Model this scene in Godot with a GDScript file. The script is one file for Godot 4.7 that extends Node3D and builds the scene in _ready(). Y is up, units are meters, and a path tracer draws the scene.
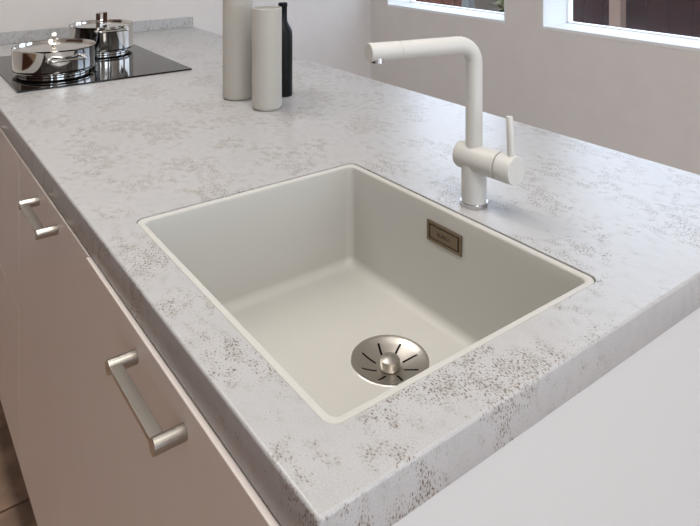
extends Node3D
# Kitchen island with an under-mounted cream sink. Metres, y up; the island runs along z, its front faces -x, its end panel faces +z.

const TOP := 0.91            # height of the worktop surface
const EYE := 1.366           # height of the lens
const X0 := 0.2829           # worktop front edge
const X1 := 1.2527           # worktop back edge
const Z0 := -2.9247          # far wall, where the worktop ends
const Z1 := -0.4214          # worktop near end
const XW := 2.3248           # right-hand wall
const XL := -2.3             # left-hand wall
const ZB := 2.5              # wall behind the camera
const CEIL := 2.6
const BACK_WINDOWS := [[-1.4, -0.9], [0.25, 2.05]]   # glazed openings behind the camera, from x to x
const PANEL_X := 0.34        # line of the ceiling panels
const PANEL_ENERGY := 1.75
const THICK := 0.0455        # worktop thickness

var M := {}
var used := {}
var rng := RandomNumberGenerator.new()


func _ready() -> void:
	rng.seed = 11
	camera_and_light()
	materials()
	room()
	garden()
	island()
	sink()
	faucet()
	hob_and_pots()
	vases()


# ------------------------------------------------------------------ camera, sky, daylight
func camera_and_light() -> void:
	var cam := Camera3D.new()
	cam.name = "camera"
	cam.projection = Camera3D.PROJECTION_FRUSTUM      # an upright camera with a shifted lens: all verticals stay parallel
	cam.near = 0.05
	cam.far = 60.0
	var f := 656.57
	cam.size = 526.0 / f * cam.near
	cam.frustum_offset = Vector2(0.0, -(263.0 + 70.23) / f * cam.near)
	cam.position = Vector3(0, EYE, 0)
	cam.rotation_degrees = Vector3(0, -36.648, 0)
	cam.current = true
	add_child(cam)

	var e := Environment.new()
	e.tonemap_mode = Environment.TONE_MAPPER_LINEAR
	e.tonemap_exposure = 0.98
	e.background_mode = Environment.BG_SKY
	e.sdfgi_enabled = true
	e.ssao_enabled = true
	e.ssil_enabled = true
	var sm := ProceduralSkyMaterial.new()              # an evenly overcast sky
	sm.sky_top_color = Color(0.80, 0.87, 0.96)
	sm.sky_horizon_color = Color(0.86, 0.90, 0.96)
	sm.ground_bottom_color = Color(0.36, 0.34, 0.32)
	sm.ground_horizon_color = Color(0.5, 0.5, 0.5)
	sm.sky_energy_multiplier = 1.9
	sm.ground_energy_multiplier = 1.0
	var sky := Sky.new()
	sky.sky_material = sm
	e.sky = sky
	var we := WorldEnvironment.new()
	we.name = "world_environment"
	we.environment = e
	add_child(we)

	# daylight entering through the two glazed openings behind the camera
	for w in BACK_WINDOWS:
		var a := AreaLight3D.new()
		a.name = "window_daylight"
		a.area_size = Vector2(w[1] - w[0], 2.1)
		a.area_normalize_energy = true
		a.light_energy = 1.6 * (w[1] - w[0])
		a.light_color = Color(0.92, 0.96, 1.0)
		a.area_range = 12.0
		a.shadow_enabled = true
		a.position = Vector3((w[0] + w[1]) / 2, 1.25, ZB - 0.02)
		add_child(a, true)


# ------------------------------------------------------------------ naming
func numbered(called: String) -> String:
	var n: int = used.get(called, 0)
	used[called] = n + 1
	return called if n == 0 else "%s_%03d" % [called, n]

func tag(o: Node3D, label: String, category: String, group := "") -> Node3D:
	o.set_meta("label", label)
	o.set_meta("category", category)
	if group:
		o.set_meta("group", group)
	return o

func thing(called: String, at: Vector3, label: String, category: String, group := "", turn := 0.0) -> Node3D:
	var o := Node3D.new()
	o.name = numbered(called)
	o.position = at
	o.rotation.y = turn
	add_child(o)
	return tag(o, label, category, group)

func put(called: String, st: SurfaceTool, m: Material, parent: Node = self) -> MeshInstance3D:
	var o := MeshInstance3D.new()
	o.name = numbered(called) if parent == self else called
	o.mesh = st.commit()
	o.mesh.surface_set_material(0, m)
	parent.add_child(o, true)
	return o

func struct(called: String, st: SurfaceTool, m: Material) -> MeshInstance3D:
	var o := put(called, st, m)
	o.set_meta("kind", "structure")
	return o

func new_st() -> SurfaceTool:
	var st := SurfaceTool.new()
	st.begin(Mesh.PRIMITIVE_TRIANGLES)
	return st


# ------------------------------------------------------------------ shapes
func tri(st: SurfaceTool, a: Vector3, b: Vector3, c: Vector3, na: Vector3, nb: Vector3, nc: Vector3) -> void:
	# a b c run counter-clockwise seen from outside; Godot's front faces run clockwise
	st.set_normal(na); st.add_vertex(a)
	st.set_normal(nc); st.add_vertex(c)
	st.set_normal(nb); st.add_vertex(b)

func quad(st: SurfaceTool, a: Vector3, b: Vector3, c: Vector3, d: Vector3) -> void:
	var n := (b - a).cross(c - a)
	if n.length_squared() < 1e-16:
		n = (c - a).cross(d - a)
	n = n.normalized()
	tri(st, a, b, c, n, n, n)
	tri(st, a, c, d, n, n, n)

# a row of closed loops joined into a skin; normals are smooth except at the loops listed in `sharp`
func loft(st: SurfaceTool, loops: Array, sharp := [], flip := false) -> void:
	var n: int = loops[0].size()
	var rows: int = loops.size()
	var face := []
	for i in rows - 1:
		var line := []
		for j in n:
			var k := (j + 1) % n
			var a: Vector3 = loops[i][j]
			var b: Vector3 = loops[i][k]
			var c: Vector3 = loops[i + 1][k]
			var d: Vector3 = loops[i + 1][j]
			var nn := (c - a).cross(d - b)
			line.append(-nn if flip else nn)
		face.append(line)
	for i in rows - 1:
		for j in n:
			var k := (j + 1) % n
			var ns := []
			for q in [[i, j], [i, k], [i + 1, k], [i + 1, j]]:
				var s := Vector3.ZERO
				for fi in [q[0] - 1, q[0]]:
					if fi < 0 or fi >= rows - 1:
						continue
					if fi != i and q[0] in sharp:
						continue
					for fj in [q[1] - 1, q[1]]:
						s += (face[fi][(fj + n) % n] as Vector3).normalized()
				ns.append(s.normalized() if s.length_squared() > 1e-12 else Vector3.UP)
			var a: Vector3 = loops[i][j]
			var b: Vector3 = loops[i][k]
			var c: Vector3 = loops[i + 1][k]
			var d: Vector3 = loops[i + 1][j]
			if flip:
				tri(st, a, c, b, ns[0], ns[2], ns[1])
				tri(st, a, d, c, ns[0], ns[3], ns[2])
			else:
				tri(st, a, b, c, ns[0], ns[1], ns[2])
				tri(st, a, c, d, ns[0], ns[2], ns[3])

func ring(c: Vector3, u: Vector3, v: Vector3, r: float, n: int) -> PackedVector3Array:
	var p := PackedVector3Array()
	for i in n:
		var a := TAU * i / n
		p.append(c + u * (r * cos(a)) + v * (r * sin(a)))
	return p

# profile of (radius, height) turned about an axis; corners sharper than 35 degrees stay crisp
func lathe(st: SurfaceTool, prof: Array, n := 48, at := Vector3.ZERO, axis := Vector3.UP) -> void:
	var w := axis.normalized()
	var u := (Vector3.RIGHT if absf(w.x) < 0.8 else Vector3.UP).cross(w).normalized()
	var v := w.cross(u)
	var loops := []
	var sharp := []
	for i in prof.size():
		var q: Vector2 = prof[i]
		loops.append(ring(at + w * q.y, u, v, maxf(q.x, 0.00002), n))
		if i > 0 and i < prof.size() - 1:
			var p0: Vector2 = prof[i - 1]
			var p1: Vector2 = prof[i + 1]
			if absf((q - p0).angle_to(p1 - q)) > 0.62:
				sharp.append(i)
	loft(st, loops, sharp)

# a round bar along a path, ends closed
func tube(st: SurfaceTool, path: Array, r: float, n := 20, bevel := 0.0) -> void:
	var pts := path.duplicate()
	var rad := []
	for i in pts.size():
		rad.append(r)
	if bevel > 0.0:
		var a: Vector3 = pts[0]
		var d: Vector3 = (pts[1] - a).normalized()
		pts[0] = a + d * bevel
		pts.insert(0, a); rad.insert(0, r - bevel)
		var z: Vector3 = pts[-1]
		var e: Vector3 = (pts[-2] - z).normalized()
		pts[-1] = z + e * bevel
		pts.append(z); rad.append(r - bevel)
	var t0: Vector3 = (pts[1] - pts[0]).normalized()
	var u := (Vector3.UP if absf(t0.y) < 0.9 else Vector3.RIGHT).cross(t0).normalized()
	var loops := [ring(pts[0], u, t0.cross(u), 0.00002, n)]
	for i in pts.size():
		var t: Vector3 = ((pts[mini(i + 1, pts.size() - 1)] - pts[maxi(i - 1, 0)]) as Vector3).normalized()
		u = (u - t * u.dot(t)).normalized()
		loops.append(ring(pts[i], u, t.cross(u), rad[i], n))
	loops.append(ring(pts[-1], u, ((pts[-1] - pts[-2]) as Vector3).normalized().cross(u), 0.00002, n))
	var sharp := [1, loops.size() - 2]
	if bevel > 0.0:
		sharp.append_array([2, loops.size() - 3])
	loft(st, loops, sharp)

# a box with rounded edges
func rbox(st: SurfaceTool, lo: Vector3, hi: Vector3, r := 0.002, n := 2) -> void:
	var c := (lo + hi) / 2.0
	var h := (hi - lo) / 2.0
	r = minf(r, minf(h.x, minf(h.y, h.z)) * 0.999)
	var steps := []
	for i in n + 1:
		steps.append([-1, -tan((1.0 - float(i) / n) * PI / 4.0)])
	for i in n + 1:
		steps.append([1, tan(float(i) / n * PI / 4.0)])
	var inner := h - Vector3.ONE * r
	for ax in 3:
		for s in [-1.0, 1.0]:
			var p := []
			var nn := []
			for a in steps:
				var row := []
				var rown := []
				for b in steps:
					var d := Vector3.ZERO
					var q := Vector3.ZERO
					d[ax] = s
					d[(ax + 1) % 3] = a[1]
					d[(ax + 2) % 3] = b[1]
					q[ax] = s * inner[ax]
					q[(ax + 1) % 3] = a[0] * inner[(ax + 1) % 3]
					q[(ax + 2) % 3] = b[0] * inner[(ax + 2) % 3]
					d = d.normalized()
					row.append(c + q + d * r)
					rown.append(d)
				p.append(row)
				nn.append(rown)
			for i in steps.size() - 1:
				for j in steps.size() - 1:
					if s > 0:
						tri(st, p[i][j], p[i + 1][j], p[i + 1][j + 1], nn[i][j], nn[i + 1][j], nn[i + 1][j + 1])
						tri(st, p[i][j], p[i + 1][j + 1], p[i][j + 1], nn[i][j], nn[i + 1][j + 1], nn[i][j + 1])
					else:
						tri(st, p[i][j], p[i + 1][j + 1], p[i + 1][j], nn[i][j], nn[i + 1][j + 1], nn[i + 1][j])
						tri(st, p[i][j], p[i][j + 1], p[i + 1][j + 1], nn[i][j], nn[i][j + 1], nn[i + 1][j + 1])

func box(st: SurfaceTool, lo: Vector3, hi: Vector3) -> void:
	for ax in 3:
		var a := Vector3.ZERO
		var b := Vector3.ZERO
		a[(ax + 1) % 3] = hi[(ax + 1) % 3] - lo[(ax + 1) % 3]
		b[(ax + 2) % 3] = hi[(ax + 2) % 3] - lo[(ax + 2) % 3]
		var p := lo
		quad(st, p, p + b, p + a + b, p + a)
		p[ax] = hi[ax]
		quad(st, p, p + a, p + a + b, p + b)

# rounded rectangle in the x-z plane, counter-clockwise seen from above
func rr(x0: float, x1: float, z0: float, z1: float, r: float, y: float, k := 6, m := 0) -> PackedVector3Array:
	var p := PackedVector3Array()
	var cs := [[x1 - r, z0 + r, 0.0], [x0 + r, z0 + r, PI / 2], [x0 + r, z1 - r, PI], [x1 - r, z1 - r, PI * 1.5]]
	for c in cs:
		for i in k + 1:
			var a: float = c[2] + PI / 2 * i / k
			p.append(Vector3(c[0] + r * cos(a), y, c[1] - r * sin(a)))
	if m == 0:
		return p
	var q := PackedVector3Array()             # m more points along each straight side
	for i in p.size():
		q.append(p[i])
		if i % (k + 1) == k:
			for j in m:
				q.append(p[i].lerp(p[(i + 1) % p.size()], (j + 1.0) / (m + 1.0)))
	return q

func arc(path: Array, c: Vector3, from: Vector3, to: Vector3, n := 8) -> void:
	# quarter turn about c: from and to are perpendicular radii
	for i in n + 1:
		var a := PI / 2 * i / n
		path.append(c + from * cos(a) + to * sin(a))


# ------------------------------------------------------------------ materials
func mat(c: Color, rough: float, metal := 0.0, spec := 0.5) -> StandardMaterial3D:
	var m := StandardMaterial3D.new()
	m.albedo_color = c
	m.roughness = rough
	m.metallic = metal
	m.metallic_specular = spec
	return m

func triplanar(m: StandardMaterial3D, per_metre: float, world := true) -> void:
	m.uv1_triplanar = true
	m.uv1_world_triplanar = world
	m.uv1_triplanar_sharpness = 8.0
	m.uv1_scale = Vector3.ONE * per_metre

func noise_image(size: int, freq: float, oct: int, sd: int, stretch := 1.0) -> Image:
	var n := FastNoiseLite.new()
	n.seed = sd
	n.noise_type = FastNoiseLite.TYPE_SIMPLEX_SMOOTH
	n.frequency = freq
	n.fractal_type = FastNoiseLite.FRACTAL_FBM
	n.fractal_octaves = oct
	var im := n.get_seamless_image(size, int(size / stretch), false, false, 0.12, true)
	if stretch != 1.0:
		im.resize(size, size, Image.INTERPOLATE_CUBIC)
	return im

func noise_tex(a: Color, b: Color, freq: float, oct: int, sd: int, size := 512) -> ImageTexture:
	var src := noise_image(size, freq, oct, sd).get_data()
	var out := PackedByteArray()
	out.resize(size * size * 3)
	for i in size * size:
		var t := src[i] / 255.0
		out[i * 3] = int(255.0 * lerpf(a.r, b.r, t))
		out[i * 3 + 1] = int(255.0 * lerpf(a.g, b.g, t))
		out[i * 3 + 2] = int(255.0 * lerpf(a.b, b.b, t))
	return ImageTexture.create_from_image(Image.create_from_data(size, size, false, Image.FORMAT_RGB8, out))

# concrete-look laminate: pale grey ground, soft clouds, and clusters of small grey-brown pits
func laminate() -> StandardMaterial3D:
	var size := 1536
	var big := noise_image(size, 0.0042, 6, 21).get_data()
	var mid := noise_image(size, 0.03, 5, 5, 1.4).get_data()
	var fine := noise_image(size, 0.25, 3, 9, 1.7).get_data()
	var grit := noise_image(size, 0.40, 2, 33).get_data()
	var col := PackedByteArray()
	col.resize(size * size * 3)
	for i in size * size:
		var cl := clampf((big[i] * 0.68 + mid[i] * 0.32 - 106.0) / 58.0, 0.0, 1.0)
		var f := fine[i] * 0.78 + grit[i] * 0.22
		var s := clampf((f - 199.0 + 45.0 * cl) / 13.0, 0.0, 1.0)
		var mot := clampf((f * 0.6 + mid[i] * 0.4 - 122.0) / 60.0, 0.0, 1.0) * (0.25 + 0.75 * cl)
		var g := 175.0 + (big[i] - 128) * 0.03 + (grit[i] - 128) * 0.10 - 28.0 * mot
		var k := s * (0.7 + 0.3 * cl)
		col[i * 3] = int(lerpf(g, 82.0, k))
		col[i * 3 + 1] = int(lerpf(g - 1.0 - 3.0 * mot, 67.0, k))
		col[i * 3 + 2] = int(lerpf(g - 1.0 - 9.0 * mot, 50.0, k))
	var m := mat(Color.WHITE, 0.33)
	m.albedo_texture = ImageTexture.create_from_image(Image.create_from_data(size, size, false, Image.FORMAT_RGB8, col))
	triplanar(m, 1.0 / 1.05)
	m.uv1_offset = Vector3(0.31, 0.17, 0.62)
	return m

func materials() -> void:
	M.laminate = laminate()
	M.wall = mat(Color.WHITE, 0.9)
	M.wall.albedo_texture = noise_tex(Color(0.80, 0.778, 0.762), Color(0.815, 0.793, 0.777), 0.02, 4, 3)
	triplanar(M.wall, 0.8)
	M.white = mat(Color(0.84, 0.84, 0.84), 0.7)
	M.frame = mat(Color(0.93, 0.93, 0.93), 0.5)
	M.ceiling = mat(Color(0.88, 0.87, 0.85), 0.95)
	M.front = mat(Color.WHITE, 0.42)
	M.front.albedo_texture = noise_tex(Color(0.915, 0.88, 0.855), Color(0.93, 0.895, 0.87), 0.01, 3, 14)
	triplanar(M.front, 0.7)
	M.end_panel = mat(Color(0.80, 0.797, 0.79), 0.5)
	M.carcass = mat(Color(0.8, 0.8, 0.79), 0.6)
	M.plinth = mat(Color(0.16, 0.14, 0.13), 0.6)
	M.sink = mat(Color.WHITE, 0.5)
	M.sink.albedo_texture = noise_tex(Color(0.725, 0.718, 0.695), Color(0.755, 0.748, 0.725), 0.25, 2, 44)
	triplanar(M.sink, 2.5)
	M.faucet = mat(Color.WHITE, 0.45)
	M.faucet.albedo_texture = noise_tex(Color(0.768, 0.762, 0.745), Color(0.798, 0.792, 0.775), 0.25, 2, 45)
	triplanar(M.faucet, 4.0)
	M.chrome = mat(Color(0.80, 0.80, 0.81), 0.12, 1.0)
	M.polished = mat(Color(0.83, 0.82, 0.80), 0.07, 1.0)
	M.brushed = mat(Color(0.70, 0.68, 0.65), 0.24, 1.0)
	M.lid = mat(Color(0.80, 0.79, 0.77), 0.22, 1.0)
	M.steel = mat(Color(0.76, 0.74, 0.71), 0.33, 1.0)
	M.bronze = mat(Color(0.50, 0.44, 0.37), 0.38, 1.0)
	M.black = mat(Color(0.015, 0.015, 0.016), 0.5)
	M.glass_black = mat(Color(0.012, 0.012, 0.014), 0.04)
	M.ceramic = mat(Color.WHITE, 0.62)
	M.ceramic.albedo_texture = noise_tex(Color(0.695, 0.682, 0.655), Color(0.705, 0.692, 0.665), 0.05, 3, 60)
	triplanar(M.ceramic, 3.0)
	M.ceramic_dark = mat(Color(0.022, 0.024, 0.038), 0.45, 0.0, 0.35)
	M.grout = mat(Color(0.42, 0.37, 0.33), 0.9)
	M.tiles = []
	for i in 3:
		var t := mat(Color.WHITE, 0.55)
		t.albedo_texture = noise_tex(Color(0.56, 0.475, 0.41), Color(0.79, 0.66, 0.565), 0.014, 5, 70 + i)
		triplanar(t, 1.3)
		t.uv1_offset = Vector3(0.3 * i, 0, 0.2 * i)
		M.tiles.append(t)
	M.walnut = mat(Color.WHITE, 0.45)
	M.walnut.albedo_texture = noise_tex(Color(0.26, 0.15, 0.10), Color(0.38, 0.23, 0.16), 0.02, 4, 81)
	M.walnut.uv1_triplanar = true
	M.walnut.uv1_world_triplanar = true
	M.walnut.uv1_scale = Vector3(3.0, 0.3, 3.0)
	M.glow = mat(Color(0.95, 0.95, 0.95), 0.8)
	M.glow.emission_enabled = true
	M.glow.emission = Color(1.0, 0.985, 0.965)
	M.glow.emission_energy_multiplier = 1.0
	M.pane = mat(Color(1, 1, 1, 0.02), 0.0, 0.0, 0.2)
	M.pane.transparency = BaseMaterial3D.TRANSPARENCY_ALPHA
	M.maroon = mat(Color.WHITE, 0.8, 0.0, 0.15)
	M.maroon.albedo_texture = noise_tex(Color(0.14, 0.02, 0.035), Color(0.20, 0.045, 0.06), 0.01, 4, 90)
	triplanar(M.maroon, 0.9)
	M.brown_board = mat(Color.WHITE, 0.8, 0.0, 0.15)
	M.brown_board.albedo_texture = noise_tex(Color(0.30, 0.15, 0.10), Color(0.40, 0.22, 0.15), 0.01, 4, 91)
	triplanar(M.brown_board, 0.9)
	M.post_beige = mat(Color(0.54, 0.43, 0.36), 0.7)
	M.post_grey = mat(Color(0.38, 0.38, 0.36), 0.7)
	M.leaf = mat(Color(0.36, 0.35, 0.14), 0.6)
	M.bark = mat(Color(0.25, 0.19, 0.13), 0.8)
	M.terrace = mat(Color.WHITE, 0.9)
	M.terrace.albedo_texture = noise_tex(Color(0.42, 0.40, 0.38), Color(0.52, 0.50, 0.47), 0.02, 4, 95)
	triplanar(M.terrace, 0.6)


# ------------------------------------------------------------------ the room
func room() -> void:
	var t := 0.2
	# floor: a screed slab under square terracotta slate tiles
	var st := new_st()
	box(st, Vector3(XL - t, -0.2, Z0 - t), Vector3(XW + t, -0.010, ZB + t))
	var floor_ := struct("floor", st, M.grout)
	var pitch := 0.40
	var meshes := []
	for i in 3:
		st = new_st()
		rbox(st, Vector3(-pitch / 2 + 0.003, -0.010, -pitch / 2 + 0.003), Vector3(pitch / 2 - 0.003, 0, pitch / 2 - 0.003), 0.0015, 1)
		var me := st.commit()
		me.surface_set_material(0, M.tiles[i])
		meshes.append(me)
	for ix in int((XW - XL) / pitch) + 1:
		for iz in int((ZB - Z0) / pitch) + 1:
			var c := Vector3(XL + pitch * (ix + 0.5), 0, Z0 + pitch * (iz + 0.5))
			if c.x + pitch / 2 > XW + 0.1 or c.z + pitch / 2 > ZB + 0.1:
				continue
			var o := MeshInstance3D.new()
			o.name = "tile"
			o.mesh = meshes[rng.randi() % 3]
			o.position = c + Vector3(0, rng.randf_range(-0.0006, 0.0), 0)
			floor_.add_child(o, true)

	st = new_st()
	box(st, Vector3(XL - t, CEIL, Z0 - t), Vector3(XW + t, CEIL + t, ZB + t))
	struct("ceiling", st, M.ceiling)
	st = new_st()
	box(st, Vector3(XL - t, -0.2, Z0 - t), Vector3(XW + t, CEIL, Z0))
	struct("wall_far", st, M.wall)
	st = new_st()
	box(st, Vector3(XL - t, -0.2, Z0), Vector3(XL, CEIL, ZB))
	struct("wall_left", st, M.wall)

	# right wall with two window openings
	var y0 := 0.955
	var y1 := 2.15
	var w := [[-2.778, -1.9555], [-1.752, -0.93]]
	st = new_st()
	box(st, Vector3(XW, -0.2, Z0), Vector3(XW + t, y0, ZB))
	box(st, Vector3(XW, y1, Z0), Vector3(XW + t, CEIL, ZB))
	for seg in [[Z0, w[0][0]], [w[0][1], w[1][0]], [w[1][1], ZB]]:
		box(st, Vector3(XW, y0, seg[0]), Vector3(XW + t, y1, seg[1]))
	struct("wall_right", st, M.wall)
	for i in 2:
		var a: float = w[i][0]
		var b: float = w[i][1]
		var n := Node3D.new()
		n.name = "window_%d" % (i + 1)
		n.set_meta("kind", "structure")
		add_child(n)
		# white lining boards of the reveal
		st = new_st()
		box(st, Vector3(XW - 0.002, y0 - 0.012, a), Vector3(XW + t, y0 + 0.001, b))
		put("window_sill", st, M.white, n)
		for z in [a, b]:
			st = new_st()
			box(st, Vector3(XW - 0.0005, y0, z - 0.002 if z == a else z - 0.004), Vector3(XW + t, y1, z + 0.004 if z == a else z + 0.002))
			put("reveal_lining", st, M.white, n)
		st = new_st()
		for q in [[y0, y0 + 0.006, a, b], [y1 - 0.03, y1, a, b], [y0, y1, a, a + 0.012], [y0, y1, b - 0.012, b]]:
			box(st, Vector3(XW + 0.165, q[0], q[2]), Vector3(XW + 0.198, q[1], q[3]))
		put("window_frame", st, M.frame, n)
		st = new_st()
		box(st, Vector3(XW + 0.180, y0 + 0.004, a + 0.01), Vector3(XW + 0.184, y1 - 0.02, b - 0.01))
		put("window_pane", st, M.pane, n)

	# wall behind the camera with two glazed openings
	st = new_st()
	box(st, Vector3(XL, -0.2, ZB), Vector3(XW, 0.2, ZB + t))
	box(st, Vector3(XL, 2.3, ZB), Vector3(XW, CEIL, ZB + t))
	for seg in [[XL, -1.4], [-0.9, 0.25], [2.05, XW]]:
		box(st, Vector3(seg[0], 0.2, ZB), Vector3(seg[1], 2.3, ZB + t))
	struct("wall_back", st, M.wall)
	var k := 3
	for q in BACK_WINDOWS:
		var n := Node3D.new()
		n.name = "window_%d" % k
		k += 1
		n.set_meta("kind", "structure")
		add_child(n)
		st = new_st()
		for p in [[q[0], q[0] + 0.06, 0.2, 2.3], [q[1] - 0.06, q[1], 0.2, 2.3], [q[0], q[1], 0.2, 0.26], [q[0], q[1], 2.24, 2.3]]:
			box(st, Vector3(p[0], p[2], ZB + 0.08), Vector3(p[1], p[3], ZB + 0.14))
		put("window_frame", st, M.frame, n)
		st = new_st()
		box(st, Vector3(q[0] + 0.06, 0.26, ZB + 0.105), Vector3(q[1] - 0.06, 2.24, ZB + 0.111))
		put("window_pane", st, M.pane, n)

	# three flat ceiling panels above the island: each a glowing diffuser with an area light of its size just below it
	for i in 3:
		var at := Vector3(PANEL_X, CEIL, [-1.9, -0.35, 1.2][i])
		var label: String = ["flat white ceiling light panel above the vases and hob", "flat white ceiling light panel above the near end of the island", "flat white ceiling light panel near the glazed wall"][i]
		var p := thing("ceiling_light", at, label, "ceiling light", "ceiling light panels")
		st = new_st()
		for q in [[-0.31, 0.31, -0.61, -0.59], [-0.31, 0.31, 0.59, 0.61], [-0.31, -0.29, -0.59, 0.59], [0.29, 0.31, -0.59, 0.59]]:
			box(st, Vector3(q[0], -0.03, q[2]), Vector3(q[1], -0.001, q[3]))
		put("frame", st, M.frame, p)
		st = new_st()
		box(st, Vector3(-0.29, -0.022, -0.59), Vector3(0.29, -0.002, 0.59))
		put("diffuser", st, M.glow, p)
		var al := AreaLight3D.new()
		al.name = "panel_light"
		al.area_size = Vector2(0.58, 1.18)
		al.area_normalize_energy = true
		al.light_energy = PANEL_ENERGY
		al.light_color = Color(1.0, 0.985, 0.965)
		al.area_range = 12.0
		al.shadow_enabled = true
		al.position = Vector3(0, -0.034, 0)
		al.rotation_degrees = Vector3(-90, 0, 0)
		p.add_child(al)

	# tall walnut cupboards along the left wall: the dark reddish band mirrored in the pots
	for i in 3:
		var c := thing("tall_cupboard", Vector3(XL + 0.003, 0, Z0 + 0.46 + 0.9 * i), ["tall dark walnut cupboard in the corner with the far wall", "tall dark walnut cupboard between two others on the left wall", "tall dark walnut cupboard ending the row along the left wall"][i], "cupboard", "tall walnut cupboards")
		st = new_st()
		rbox(st, Vector3(0, 0.0, -0.448), Vector3(0.56, 2.25, 0.448), 0.002, 1)
		put("body", st, M.walnut, c)
		for s in [-1, 1]:
			st = new_st()
			rbox(st, Vector3(0.561, 0.08, minf(0.002 * s, 0.446 * s)), Vector3(0.58, 2.24, maxf(0.002 * s, 0.446 * s)), 0.002, 1)
			put("door", st, M.walnut, c)


# ------------------------------------------------------------------ what stands outside the two windows
func garden() -> void:
	var st := new_st()
	box(st, Vector3(XW + 0.2, -0.3, -8), Vector3(9, -0.15, 3))
	struct("terrace_floor", st, M.terrace)
	var x := XW + 1.7
	fence("dark maroon board fence with a beige post outside the window", x, -3.30, -0.30, M.maroon, M.post_beige, [-3.27, -2.425, -1.45, -0.33], 1.12)
	fence("brown board fence with grey posts beside an olive shrub outside", x, -5.30, -3.78, M.brown_board, M.post_grey, [-5.27, -3.755], 1.05)
	shrub(Vector3(x + 0.28, -0.15, -3.52))

func fence(label: String, x: float, z0: float, z1: float, m: Material, pm: Material, posts: Array, h: float) -> void:
	var f := thing("board_fence", Vector3(x, -0.15, 0), label, "fence")
	var z := z0
	while z < z1 - 0.05:
		var st := new_st()
		rbox(st, Vector3(0.02, 0.04, z + 0.004), Vector3(0.045, h + 0.12, minf(z + 0.146, z1)), 0.004, 1)
		put("board", st, m, f)
		z += 0.15
	for y in [0.35, 0.95]:
		var st := new_st()
		rbox(st, Vector3(0.046, y, z0), Vector3(0.085, y + 0.08, z1), 0.004, 1)
		put("rail", st, m, f)
	for p in posts:
		var st := new_st()
		rbox(st, Vector3(-0.055, 0, p - 0.042), Vector3(0.019, h + 0.18, p + 0.042), 0.008, 2)
		put("post", st, pm, f)

func shrub(at: Vector3) -> void:
	var s := thing("garden_shrub", at, "olive green leafy shrub between the two fences outside", "shrub")
	var st := new_st()
	tube(st, [Vector3.ZERO, Vector3(0.02, 0.3, 0.01), Vector3(-0.01, 0.7, -0.02)], 0.018, 8)
	put("stem", st, M.bark, s)
	st = new_st()
	for i in 1500:
		var d := Vector3(rng.randfn(), rng.randfn(), rng.randfn()).normalized()
		var c := Vector3(0, 0.72, 0) + d * Vector3(0.11, 0.62, 0.13) * rng.randf_range(0.6, 1.0)
		var u := Vector3(rng.randfn(), rng.randfn(), rng.randfn()).normalized()
		var v := u.cross(d).normalized()
		var l := rng.randf_range(0.05, 0.085)
		quad(st, c - u * l, c - v * l * 0.4, c + u * l, c + v * l * 0.4)
	var fo := put("foliage", st, M.leaf, s)
	fo.set_meta("kind", "stuff")


# ------------------------------------------------------------------ the island
const SX0 := 0.3433          # cut-out for the sink
const SX1 := 0.7736
const SZ0 := -1.0316
const SZ1 := -0.4918

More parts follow.
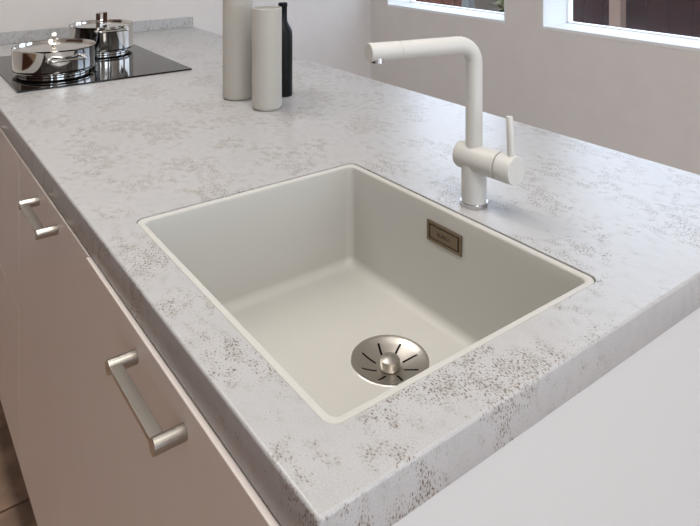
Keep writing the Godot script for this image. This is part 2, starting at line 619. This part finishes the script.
func island() -> void:
	# worktop: rounded outer edges, a cut-out with a straight edge for the sink
	var st := new_st()
	var r := 0.0034
	var loops := []
	var bot := TOP - THICK
	loops.append(rr(SX0, SX1, SZ0, SZ1, 0.016, bot))
	loops.append(rr(SX0, SX1, SZ0, SZ1, 0.016, TOP - 0.0004))
	loops.append(rr(SX0 - 0.0004, SX1 + 0.0004, SZ0 - 0.0004, SZ1 + 0.0004, 0.0164, TOP))
	for i in 5:
		var a := PI / 2 * i / 4.0
		var o := r * (1.0 - sin(a))
		loops.append(rr(X0 + o, X1 - o, Z0 + 0.001 + o, Z1 - o, 0.0042 - o * 0.9, TOP - r * (1.0 - cos(a))))
	for i in 4:
		var a := PI / 2 * i / 3.0
		var o := 0.0015 * (1.0 - cos(a))
		loops.append(rr(X0 + o, X1 - o, Z0 + 0.001 + o, Z1 - o, 0.0042 - o * 0.9, bot + 0.0015 * (1.0 - sin(a))))
	loops.append(rr(SX0, SX1, SZ0, SZ1, 0.016, bot))
	loft(st, loops, [1, 2, 3, 11])
	tag(put("worktop", st, M.laminate), "pale grey concrete-look worktop with brown speckles running to the far wall", "worktop")
	# upstand on the far wall
	st = new_st()
	rbox(st, Vector3(X0, TOP + 0.0005, Z0 + 0.001), Vector3(X1 - 0.004, TOP + 0.048, Z0 + 0.015), 0.0012)
	tag(put("upstand", st, M.laminate), "low speckled grey upstand strip along the far wall behind the hob", "upstand")

	var fx := X0 - 0.0005       # plane of the flush fronts
	var spans := [[-1.0535, -0.4395], [-1.6105, -1.0555], [-2.511, -1.6125], [-2.90, -2.513]]
	for i in 4:
		var a: float = spans[i][0]
		var b: float = spans[i][1]
		var label: String = ["beige base cabinet under the sink with a proud front", "beige base cabinet with a tall handled front, between sink cabinet and drawers", "beige base cabinet with two stacked drawer fronts under the hob", "beige base cabinet with two stacked drawer fronts touching the far wall"][i]
		var c := thing("base_cabinet", Vector3(fx, 0, (a + b) / 2), label, "cabinet")
		var hw := (b - a) / 2
		st = new_st()
		var d := 0.56
		box(st, Vector3(0.022, 0.15, -hw), Vector3(d, bot - 0.0015, -hw + 0.016))
		box(st, Vector3(0.022, 0.15, hw - 0.016), Vector3(d, bot - 0.0015, hw))
		box(st, Vector3(0.022, 0.15, -hw + 0.016), Vector3(d, 0.166, hw - 0.016))
		box(st, Vector3(d - 0.008, 0.166, -hw + 0.016), Vector3(d, bot - 0.0015, hw - 0.016))
		put("body", st, M.carcass, c)
		var g := 0.0032
		if i < 2:
			var proud := 0.0055 if i == 0 else 0.0012
			var ytop := bot - (0.0022 if i == 0 else 0.003)
			st = new_st()
			rbox(st, Vector3(-proud, 0.178, -hw + g * 0.4), Vector3(0.0205 - proud, ytop, hw - g * 0.4), 0.0012)
			var fr := put("cabinet_front", st, M.front, c)
			bar_handle(fr, Vector3(-proud, 0.830, 0.0015))
		else:
			for q in [[0.178, 0.519], [0.5215, bot - 0.003]]:
				st = new_st()
				rbox(st, Vector3(-0.0012, q[0], -hw + g * 0.4), Vector3(0.0193, q[1], hw - g * 0.4), 0.0012)
				var fr := put("drawer_front", st, M.front, c)
				bar_handle(fr, Vector3(-0.0012, q[1] - 0.036, 0.0))

	st = new_st()
	rbox(st, Vector3(X0 + 0.075, 0.0, Z0 + 0.002), Vector3(X0 + 0.091, 0.149, Z1 - 0.03), 0.001, 1)
	tag(put("plinth", st, M.plinth), "dark recessed plinth board under the beige cabinet fronts", "plinth")
	st = new_st()
	rbox(st, Vector3(X0 + 0.004, 0.0, Z1 - 0.0175), Vector3(X1 - 0.022, bot - 0.0005, Z1 - 0.0015), 0.001, 1)
	tag(put("end_panel", st, M.end_panel), "smooth white end panel closing the island below the worktop", "panel")
	st = new_st()
	rbox(st, Vector3(X1 - 0.021, 0.0, Z0 + 0.002), Vector3(X1 - 0.004, bot - 0.0005, Z1 - 0.0015), 0.001, 1)
	tag(put("back_panel", st, M.end_panel), "white back panel of the island facing the windows", "panel")

# two round posts standing off the front and a flat bar between their outer ends
func bar_handle(parent: Node, at: Vector3) -> void:
	var st := new_st()
	var half := 0.077
	var pr := 0.0088
	for s in [-1.0, 1.0]:
		var z: float = at.z + s * half
		tube(st, [Vector3(at.x + 0.0004, at.y, z), Vector3(at.x - 0.0360, at.y, z)], pr, 28, 0.0006)
	rbox(st, Vector3(at.x - 0.0357, at.y - 0.0010, at.z - half + pr * 0.75), Vector3(at.x - 0.0205, at.y + 0.0052, at.z + half - pr * 0.75), 0.0008, 2)
	put("bar_handle", st, M.brushed, parent)


# ------------------------------------------------------------------ sink with strainer and overflow
func sink() -> void:
	var at := Vector3((SX0 + SX1) / 2, TOP, (SZ0 + SZ1) / 2)
	var s := thing("sink", at, "cream granite sink bowl set into the speckled worktop", "sink")
	var hx := (SX1 - SX0) / 2
	var hz := (SZ1 - SZ0) / 2
	var gap := 0.0014
	var drop := 0.0016
	var dc := Vector3(0.638, 0, -0.757) - Vector3(at.x, 0, at.z)
	var k := 8
	var loops := []
	var ox := hx - gap
	var oz := hz - gap
	var rim := 0.0095
	var rr_at := func(inset: float, rad: float, y: float) -> PackedVector3Array:
		return rr(-ox + inset, ox - inset, -oz + inset, oz - inset, rad, y, k, 14)
	# outside of the bowl, from its underside up to the rim
	var circ := PackedVector3Array()
	var under := PackedVector3Array()
	for p in rr_at.call(0.03, 0.03, 0.0):
		var a := atan2(p.z - dc.z, p.x - dc.x)
		circ.append(dc + Vector3(cos(a) * 0.0575, -0.1915, sin(a) * 0.0575))
		under.append(dc + Vector3(cos(a) * 0.0575, -0.2, sin(a) * 0.0575))
	loops.append(under)
	loops.append(rr_at.call(0.012, 0.02, -0.2))
	loops.append(rr_at.call(0.004, 0.02, -0.19))
	loops.append(rr_at.call(0.002, 0.014, -0.03))
	loops.append(rr_at.call(0.0, 0.0150, -drop - 0.0008))
	loops.append(rr_at.call(0.0008, 0.0142, -drop))
	loops.append(rr_at.call(rim - 0.003, 0.012, -drop))
	var nsteps := 5
	for i in nsteps:
		var a := PI / 2 * (i + 1) / nsteps
		loops.append(rr_at.call(rim - 0.003 + 0.0035 * sin(a), 0.0115, -drop - 0.0035 * (1.0 - cos(a))))
	loops.append(rr_at.call(rim + 0.0008, 0.012, -0.02))
	loops.append(rr_at.call(rim + 0.003, 0.013, -0.1))
	var fr := 0.017
	var base_in := rim + 0.005
	for i in 9:
		var a := PI / 2 * i / 8.0
		loops.append(rr_at.call(base_in + fr * (1.0 - cos(a)), 0.014 + 0.008 * i / 8.0, -0.187 + fr - fr * sin(a)))
	loops.append(rr_at.call(base_in + 0.06, 0.05, -0.1885))
	loops.append(circ)
	var st := new_st()
	loft(st, loops, [1, 4, 5])
	put("bowl", st, M.sink, s)

	# strainer: a shallow funnel with eight radial slots and a round button in the middle
	var y := -0.1905
	var R := 0.0585
	var prof := [Vector2(0.0125, -0.0125), Vector2(0.0185, -0.0120), Vector2(0.030, -0.0085), Vector2(0.044, -0.0035), Vector2(0.0525, 0.0005), Vector2(0.0565, 0.0022), Vector2(0.0585, 0.0010), Vector2(0.0588, -0.002)]
	st = new_st()
	strainer_dish(st, prof, dc + Vector3(0, y, 0))
	var dish := put("strainer", st, M.steel, s)
	st = new_st()
	lathe(st, [Vector2(0.0, -0.0115), Vector2(0.0150, -0.0115), Vector2(0.0150, 0.0000), Vector2(0.0143, 0.0016), Vector2(0.0120, 0.0024), Vector2(0.007, 0.0043), Vector2(0.002, 0.0056), Vector2(0.0, 0.0057)], 40, dc + Vector3(0, y, 0))
	put("button", st, M.steel, dish)
	st = new_st()
	lathe(st, [Vector2(0.0565, -0.002), Vector2(0.052, -0.035), Vector2(0.0, -0.036)], 40, dc + Vector3(0, y, 0))
	put("drain_cup", st, M.black, dish)

	# overflow: a rectangular frame in the long wall with a lettered plate
	var wx := ox - rim - 0.0022
	var oc := Vector3(wx, 0.8655 - TOP, -0.7656 - at.z)
	st = new_st()
	var hw := 0.0395
	var hh := 0.0165
	for q in [[-hw, hw, -hh, -hh + 0.0045], [-hw, hw, hh - 0.0045, hh], [-hw, -hw + 0.0055, -hh + 0.0045, hh - 0.0045], [hw - 0.0055, hw, -hh + 0.0045, hh - 0.0045]]:
		rbox(st, oc + Vector3(-0.0016, q[2], q[0]), oc + Vector3(0.004, q[3], q[1]), 0.0006, 1)
	var fr_ := put("overflow_frame", st, M.bronze, s)
	st = new_st()
	box(st, oc + Vector3(0.0002, -hh + 0.004, -hw + 0.005), oc + Vector3(0.003, hh - 0.004, hw - 0.005))
	put("slot_backing", st, M.black, fr_)
	st = new_st()
	rbox(st, oc + Vector3(-0.0018, -0.0098, -0.0315), oc + Vector3(-0.0003, 0.0098, 0.0315), 0.0006, 1)
	put("plate", st, M.bronze, fr_)
	var tm := TextMesh.new()
	tm.text = "BLANCO"
	var sf := SystemFont.new()
	sf.font_names = PackedStringArray(["Droid Sans"])
	tm.font = sf
	tm.font_size = 32
	tm.pixel_size = 0.00024
	tm.depth = 0.0004
	tm.material = M.plinth
	var lt := MeshInstance3D.new()
	lt.name = "lettering"
	lt.mesh = tm
	lt.position = oc + Vector3(-0.0019, 0.0, 0.0)
	lt.rotation.y = -PI / 2
	fr_.add_child(lt)


func strainer_dish(st: SurfaceTool, prof: Array, c: Vector3) -> void:
	var seg := 8
	var turn := 0.23
	# angles: dense inside each eighth, with a slot of fixed width left open between r 0.0215 and 0.0455
	var rs := [0.0125, 0.0185, 0.0220, 0.026, 0.031, 0.037, 0.0415, 0.0455, 0.049, 0.0525, 0.0565, 0.0585, 0.0588]
	var height := func(r: float) -> float:
		for i in prof.size() - 1:
			if r <= prof[i + 1].x + 1e-6:
				return lerpf(prof[i].y, prof[i + 1].y, (r - prof[i].x) / (prof[i + 1].x - prof[i].x))
		return prof[-1].y
	var slope := func(r: float) -> float:
		var a: float = height.call(clampf(r - 0.003, 0.0125, 0.0585))
		var b: float = height.call(clampf(r + 0.003, 0.0125, 0.0575))
		return (b - a) / 0.006
	var point := func(r: float, k: int, t: int) -> Array:
		var hw := 0.0017 / r
		var a0 := TAU * k / seg + turn + 0.35 * (r - 0.03) / 0.03 * 0.35
		var a: float
		if t == 0:
			a = a0 - hw
		elif t == 1:
			a = a0 + hw
		else:
			a = a0 + hw + (TAU / seg - 2.0 * hw) * (t - 1) / 8.0
		var n := Vector3(-slope.call(r) * cos(a), 1, -slope.call(r) * sin(a)).normalized()
		return [c + Vector3(cos(a) * r, height.call(r), sin(a) * r), n]
	for i in rs.size() - 1:
		var in_slot: bool = rs[i] >= 0.0219 and rs[i + 1] <= 0.0456
		for k in seg:
			for t in 9:
				if t == 0 and in_slot:
					continue
				var p := []
				for q in [[rs[i], t], [rs[i + 1], t], [rs[i + 1], t + 1], [rs[i], t + 1]]:
					if q[1] == 9:
						p.append(point.call(q[0], k + 1, 0))
					else:
						p.append(point.call(q[0], k, q[1]))
				tri(st, p[0][0], p[2][0], p[1][0], p[0][1], p[2][1], p[1][1])
				tri(st, p[0][0], p[3][0], p[2][0], p[0][1], p[3][1], p[2][1])


# ------------------------------------------------------------------ faucet
func faucet() -> void:
	var f := thing("faucet", Vector3(0.8156, TOP, -0.7515), "cream single-lever kitchen faucet with a long straight spout over the sink", "faucet")
	var up := Vector3.UP
	var st := new_st()
	lathe(st, [Vector2(0.0, 0.0003), Vector2(0.0228, 0.0003), Vector2(0.0232, 0.0010), Vector2(0.0232, 0.0066), Vector2(0.0226, 0.0074), Vector2(0.0, 0.0074)], 48)
	put("base_ring", st, M.chrome, f)
	var ax := Vector3(0.0654, 0, 0.998).normalized()
	var hy := 0.0785
	st = new_st()
	lathe(st, [Vector2(0.0, 0.0074), Vector2(0.0205, 0.0074), Vector2(0.0207, 0.0080), Vector2(0.0207, hy - 0.002), Vector2(0.0, hy - 0.001)], 48)
	put("column", st, M.faucet, f)
	# pipe with a bend and the horizontal spout
	var pr := 0.0140
	var sd := Vector3(-0.9757, 0, -0.2190).normalized()
	var top := 0.281 - pr
	var br := 0.032
	var path := [Vector3(0, hy, 0), Vector3(0, hy + 0.06, 0)]
	arc(path, Vector3(0, top - br, 0) + sd * br, -sd * br, up * br, 10)
	path.append(sd * 0.1405 + up * top)
	st = new_st()
	tube(st, path, pr, 40)
	put("spout_pipe", st, M.faucet, f)
	st = new_st()
	tube(st, [sd * 0.1400 + up * top, sd * 0.1420 + up * top], pr - 0.0006, 40)
	put("spout_joint", st, M.faucet, f)
	st = new_st()
	tube(st, [sd * 0.1415 + up * top, sd * 0.160 + up * top, sd * 0.194 + up * top], pr + 0.0003, 40, 0.0009)
	put("spout_head", st, M.faucet, f)
	st = new_st()
	var ac := sd * 0.1785 + up * (top - pr)
	lathe(st, [Vector2(0.0, -0.0030), Vector2(0.0100, -0.0030), Vector2(0.0112, -0.0022), Vector2(0.0112, 0.008), Vector2(0.0, 0.008)], 32, ac)
	put("aerator", st, M.chrome, f)
	# horizontal valve body, its turning cap and the lever rod
	st = new_st()
	var vr := 0.0225
	var axis_lathe := func(prof: Array) -> SurfaceTool:
		var q := new_st()
		lathe(q, prof, 56, Vector3(0, hy, 0), ax)
		return q
	put("valve_body", axis_lathe.call([Vector2(0, -0.0305), Vector2(vr - 0.006, -0.0305), Vector2(vr - 0.003, -0.0298), Vector2(vr - 0.001, -0.0282), Vector2(vr, -0.0255), Vector2(vr, 0.0515), Vector2(vr - 0.0008, 0.0522), Vector2(0, 0.0522)]), M.faucet, f)
	put("seam_ring", axis_lathe.call([Vector2(0, 0.0515), Vector2(vr - 0.0030, 0.0515), Vector2(vr - 0.0030, 0.0550), Vector2(0, 0.0545)]), M.chrome, f)
	put("turning_cap", axis_lathe.call([Vector2(0, 0.0544), Vector2(vr - 0.0006, 0.0544), Vector2(vr, 0.0550), Vector2(vr, 0.0830), Vector2(vr - 0.0007, 0.0840), Vector2(0, 0.0842)]), M.faucet, f)
	st = new_st()
	var lb := ax * 0.0745 + up * (hy + vr - 0.004)
	var lean := (up * 1.0 + ax * -0.06).normalized()
	lathe(st, [Vector2(0.0, 0.0), Vector2(0.0064, 0.0), Vector2(0.0060, 0.030), Vector2(0.0055, 0.063), Vector2(0.0049, 0.0645), Vector2(0.0, 0.0648)], 24, lb, lean)
	put("lever", st, M.faucet, f)


# ------------------------------------------------------------------ hob and pots
func hob_and_pots() -> void:
	var st := new_st()
	rbox(st, Vector3(0.348, TOP + 0.0003, -2.62), Vector3(0.863, TOP + 0.0050, -2.0205), 0.0018)
	var h := put("hob", st, M.glass_black)
	tag(h, "flat black glass hob on the far part of the worktop", "hob")
	var y := TOP + 0.0053
	# the pots' turns set where their side handles and lid grips point
	pot(Vector3(0.4917, y, -2.239), 0.1225, 0.0845, "low wide polished steel pot with a flat lid on the hob's near corner", 0.11, 1.36, 0)
	pot(Vector3(0.7161, y, -2.5084), 0.1125, 0.1025, "taller narrower polished steel pot with a square lid grip on the hob", 0.08, 0.72, 1)

func pot(at: Vector3, r: float, h: float, label: String, handle_turn: float, grip_turn: float, kind: int) -> void:
	var p := thing("cooking_pot", at, label, "pot", "steel pots on the hob")
	var st := new_st()
	var b := 0.014
	var prof := [Vector2(0, 0.0), Vector2(r - 0.020, 0.0), Vector2(r - 0.0185, 0.0012), Vector2(r - 0.0185, 0.0062), Vector2(r - 0.020, 0.0070)]
	for i in 7:
		var a := PI / 2 * i / 6.0
		prof.append(Vector2(r - b + b * sin(a) - 0.001, 0.0072 + b * (1.0 - cos(a))))
	prof.append(Vector2(r - 0.001, h - 0.006))
	prof.append(Vector2(r + 0.0005, h - 0.002))
	prof.append(Vector2(r + 0.0015, h))
	prof.append(Vector2(r - 0.0005, h + 0.0004))
	prof.append(Vector2(r - 0.0035, h - 0.004))
	prof.append(Vector2(r - 0.0035, 0.012))
	prof.append(Vector2(0, 0.010))
	lathe(st, prof, 96)
	put("body", st, M.polished, p)
	# lid, sitting a little below the rim
	st = new_st()
	var ly := h - 0.0105
	lathe(st, [Vector2(0, ly - 0.001), Vector2(r - 0.0045, ly - 0.001), Vector2(r - 0.0042, ly), Vector2(r - 0.010, ly + 0.0012), Vector2(r * 0.8, ly + 0.0030), Vector2(r * 0.5, ly + 0.0058), Vector2(r * 0.2, ly + 0.0070), Vector2(0, ly + 0.0072)], 96)
	var lid := put("lid", st, M.lid, p)
	# grip: a flat steel band bent to a loop
	st = new_st()
	var g := Basis(Vector3.UP, grip_turn)
	var gy := ly + 0.0068
	var gw := 0.019 if kind == 0 else 0.024
	var gh := 0.046
	var wide := 0.0055 if kind == 0 else 0.0085
	var outer := []
	var inner := []
	var cr := 0.017 if kind == 0 else 0.005
	for q in [[1, 1, 0.0], [-1, 1, PI / 2], [-1, -1, PI], [1, -1, PI * 1.5]]:
		for i in 6:
			var a: float = q[2] + PI / 2 * i / 5.0
			outer.append(Vector2(q[0] * (gw - cr) + cr * cos(a), gh / 2 + q[1] * (gh / 2 - cr) + cr * sin(a)))
			inner.append(Vector2(q[0] * (gw - cr) + (cr - 0.003) * cos(a), gh / 2 + q[1] * (gh / 2 - cr) + (cr - 0.003) * sin(a)))
	var band := []
	for q in [[outer, -1], [outer, 1], [inner, 1], [inner, -1], [outer, -1]]:
		var loop := PackedVector3Array()
		for v in q[0]:
			loop.append(Vector3(0, gy, 0) + g * Vector3(v.x, v.y, q[1] * wide))
		band.append(loop)
	loft(st, band, [1, 2, 3])
	lathe(st, [Vector2(0.0, -0.001), Vector2(0.010, -0.001), Vector2(0.009, 0.0012), Vector2(0, 0.0014)], 20, Vector3(0, gy, 0))
	put("grip", st, M.polished, lid)
	# two side handles: round rods on two studs
	for s in [0.0, PI]:
		st = new_st()
		var t := Basis(Vector3.UP, handle_turn + s)
		var hy := h - (0.029 if kind == 0 else 0.014)
		var wd := 0.055
		var rod := 0.0036
		var n0 := sqrt(r * r - wd * wd)
		var e := 0.023
		var path := [t * Vector3(wd, hy, n0 - 0.001), t * Vector3(wd, hy, n0 + e - 0.012)]
		arc(path, t * Vector3(wd - 0.012, hy, n0 + e - 0.012), t * Vector3(0.012, 0, 0), t * Vector3(0, 0, 0.012), 6)
		arc(path, t * Vector3(-wd + 0.012, hy, n0 + e - 0.012), t * Vector3(0, 0, 0.012), t * Vector3(-0.012, 0, 0), 6)
		path.append(t * Vector3(-wd, hy, n0 + e - 0.012))
		path.append(t * Vector3(-wd, hy, n0 - 0.001))
		tube(st, path, rod, 14)
		for q in [-1.0, 1.0]:
			lathe(st, [Vector2(0.0, -0.004), Vector2(0.0075, -0.004), Vector2(0.0075, 0.003), Vector2(0.0055, 0.006), Vector2(0, 0.006)], 20, t * Vector3(q * wd, hy, n0), t * Vector3(0, 0, 1))
		put("side_handle", st, M.polished, p)


# ------------------------------------------------------------------ vases and bottle
func vases() -> void:
	vase(Vector3(0.820, TOP, -1.613), 0.0405, 0.385, "tall cream cylindrical vase with fine ribs beside a shorter one")
	vase(Vector3(0.832, TOP, -1.4745), 0.0380, 0.258, "shorter cream cylindrical vase with fine ribs standing before the bottle")
	var st := new_st()
	var r := 0.0262
	lathe(st, [Vector2(0, 0.0004), Vector2(r - 0.003, 0.0004), Vector2(r - 0.0008, 0.0012), Vector2(r, 0.004), Vector2(r, 0.168), Vector2(r - 0.0006, 0.176), Vector2(r - 0.003, 0.184), Vector2(r - 0.008, 0.193), Vector2(0.0145, 0.199), Vector2(0.0122, 0.206), Vector2(0.0115, 0.215), Vector2(0.0115, 0.243), Vector2(0.0128, 0.245), Vector2(0.0128, 0.2535), Vector2(0.0120, 0.2550), Vector2(0.0090, 0.2550), Vector2(0.0088, 0.20), Vector2(0, 0.19)], 48)
	var b := put("bottle", st, M.ceramic_dark)
	b.position = Vector3(0.932, TOP, -1.5625)
	tag(b, "slim matt black bottle with a narrow neck behind the shorter cream vase", "bottle")

func vase(at: Vector3, r: float, h: float, label: String) -> void:
	var st := new_st()
	var prof := [Vector2(0, 0.0016), Vector2(r - 0.006, 0.0016), Vector2(r - 0.005, 0.0004), Vector2(r - 0.0042, 0.0004), Vector2(r - 0.0036, 0.0030), Vector2(r - 0.0012, 0.0040), Vector2(r - 0.0003, 0.0056)]
	var y := 0.0075
	while y < h - 0.006:                          # fine turning ribs
		prof.append(Vector2(r - 0.00035, y))
		prof.append(Vector2(r + 0.00010, y + 0.0016))
		y += 0.0032
	prof.append_array([Vector2(r, h - 0.003), Vector2(r - 0.0006, h - 0.0008), Vector2(r - 0.0012, h), Vector2(r - 0.0019, h - 0.0006), Vector2(r - 0.0023, h - 0.003), Vector2(r - 0.0025, 0.008), Vector2(0, 0.007)])
	lathe(st, prof, 64)
	var v := put("vase", st, M.ceramic)
	v.position = at
	tag(v, label, "vase")
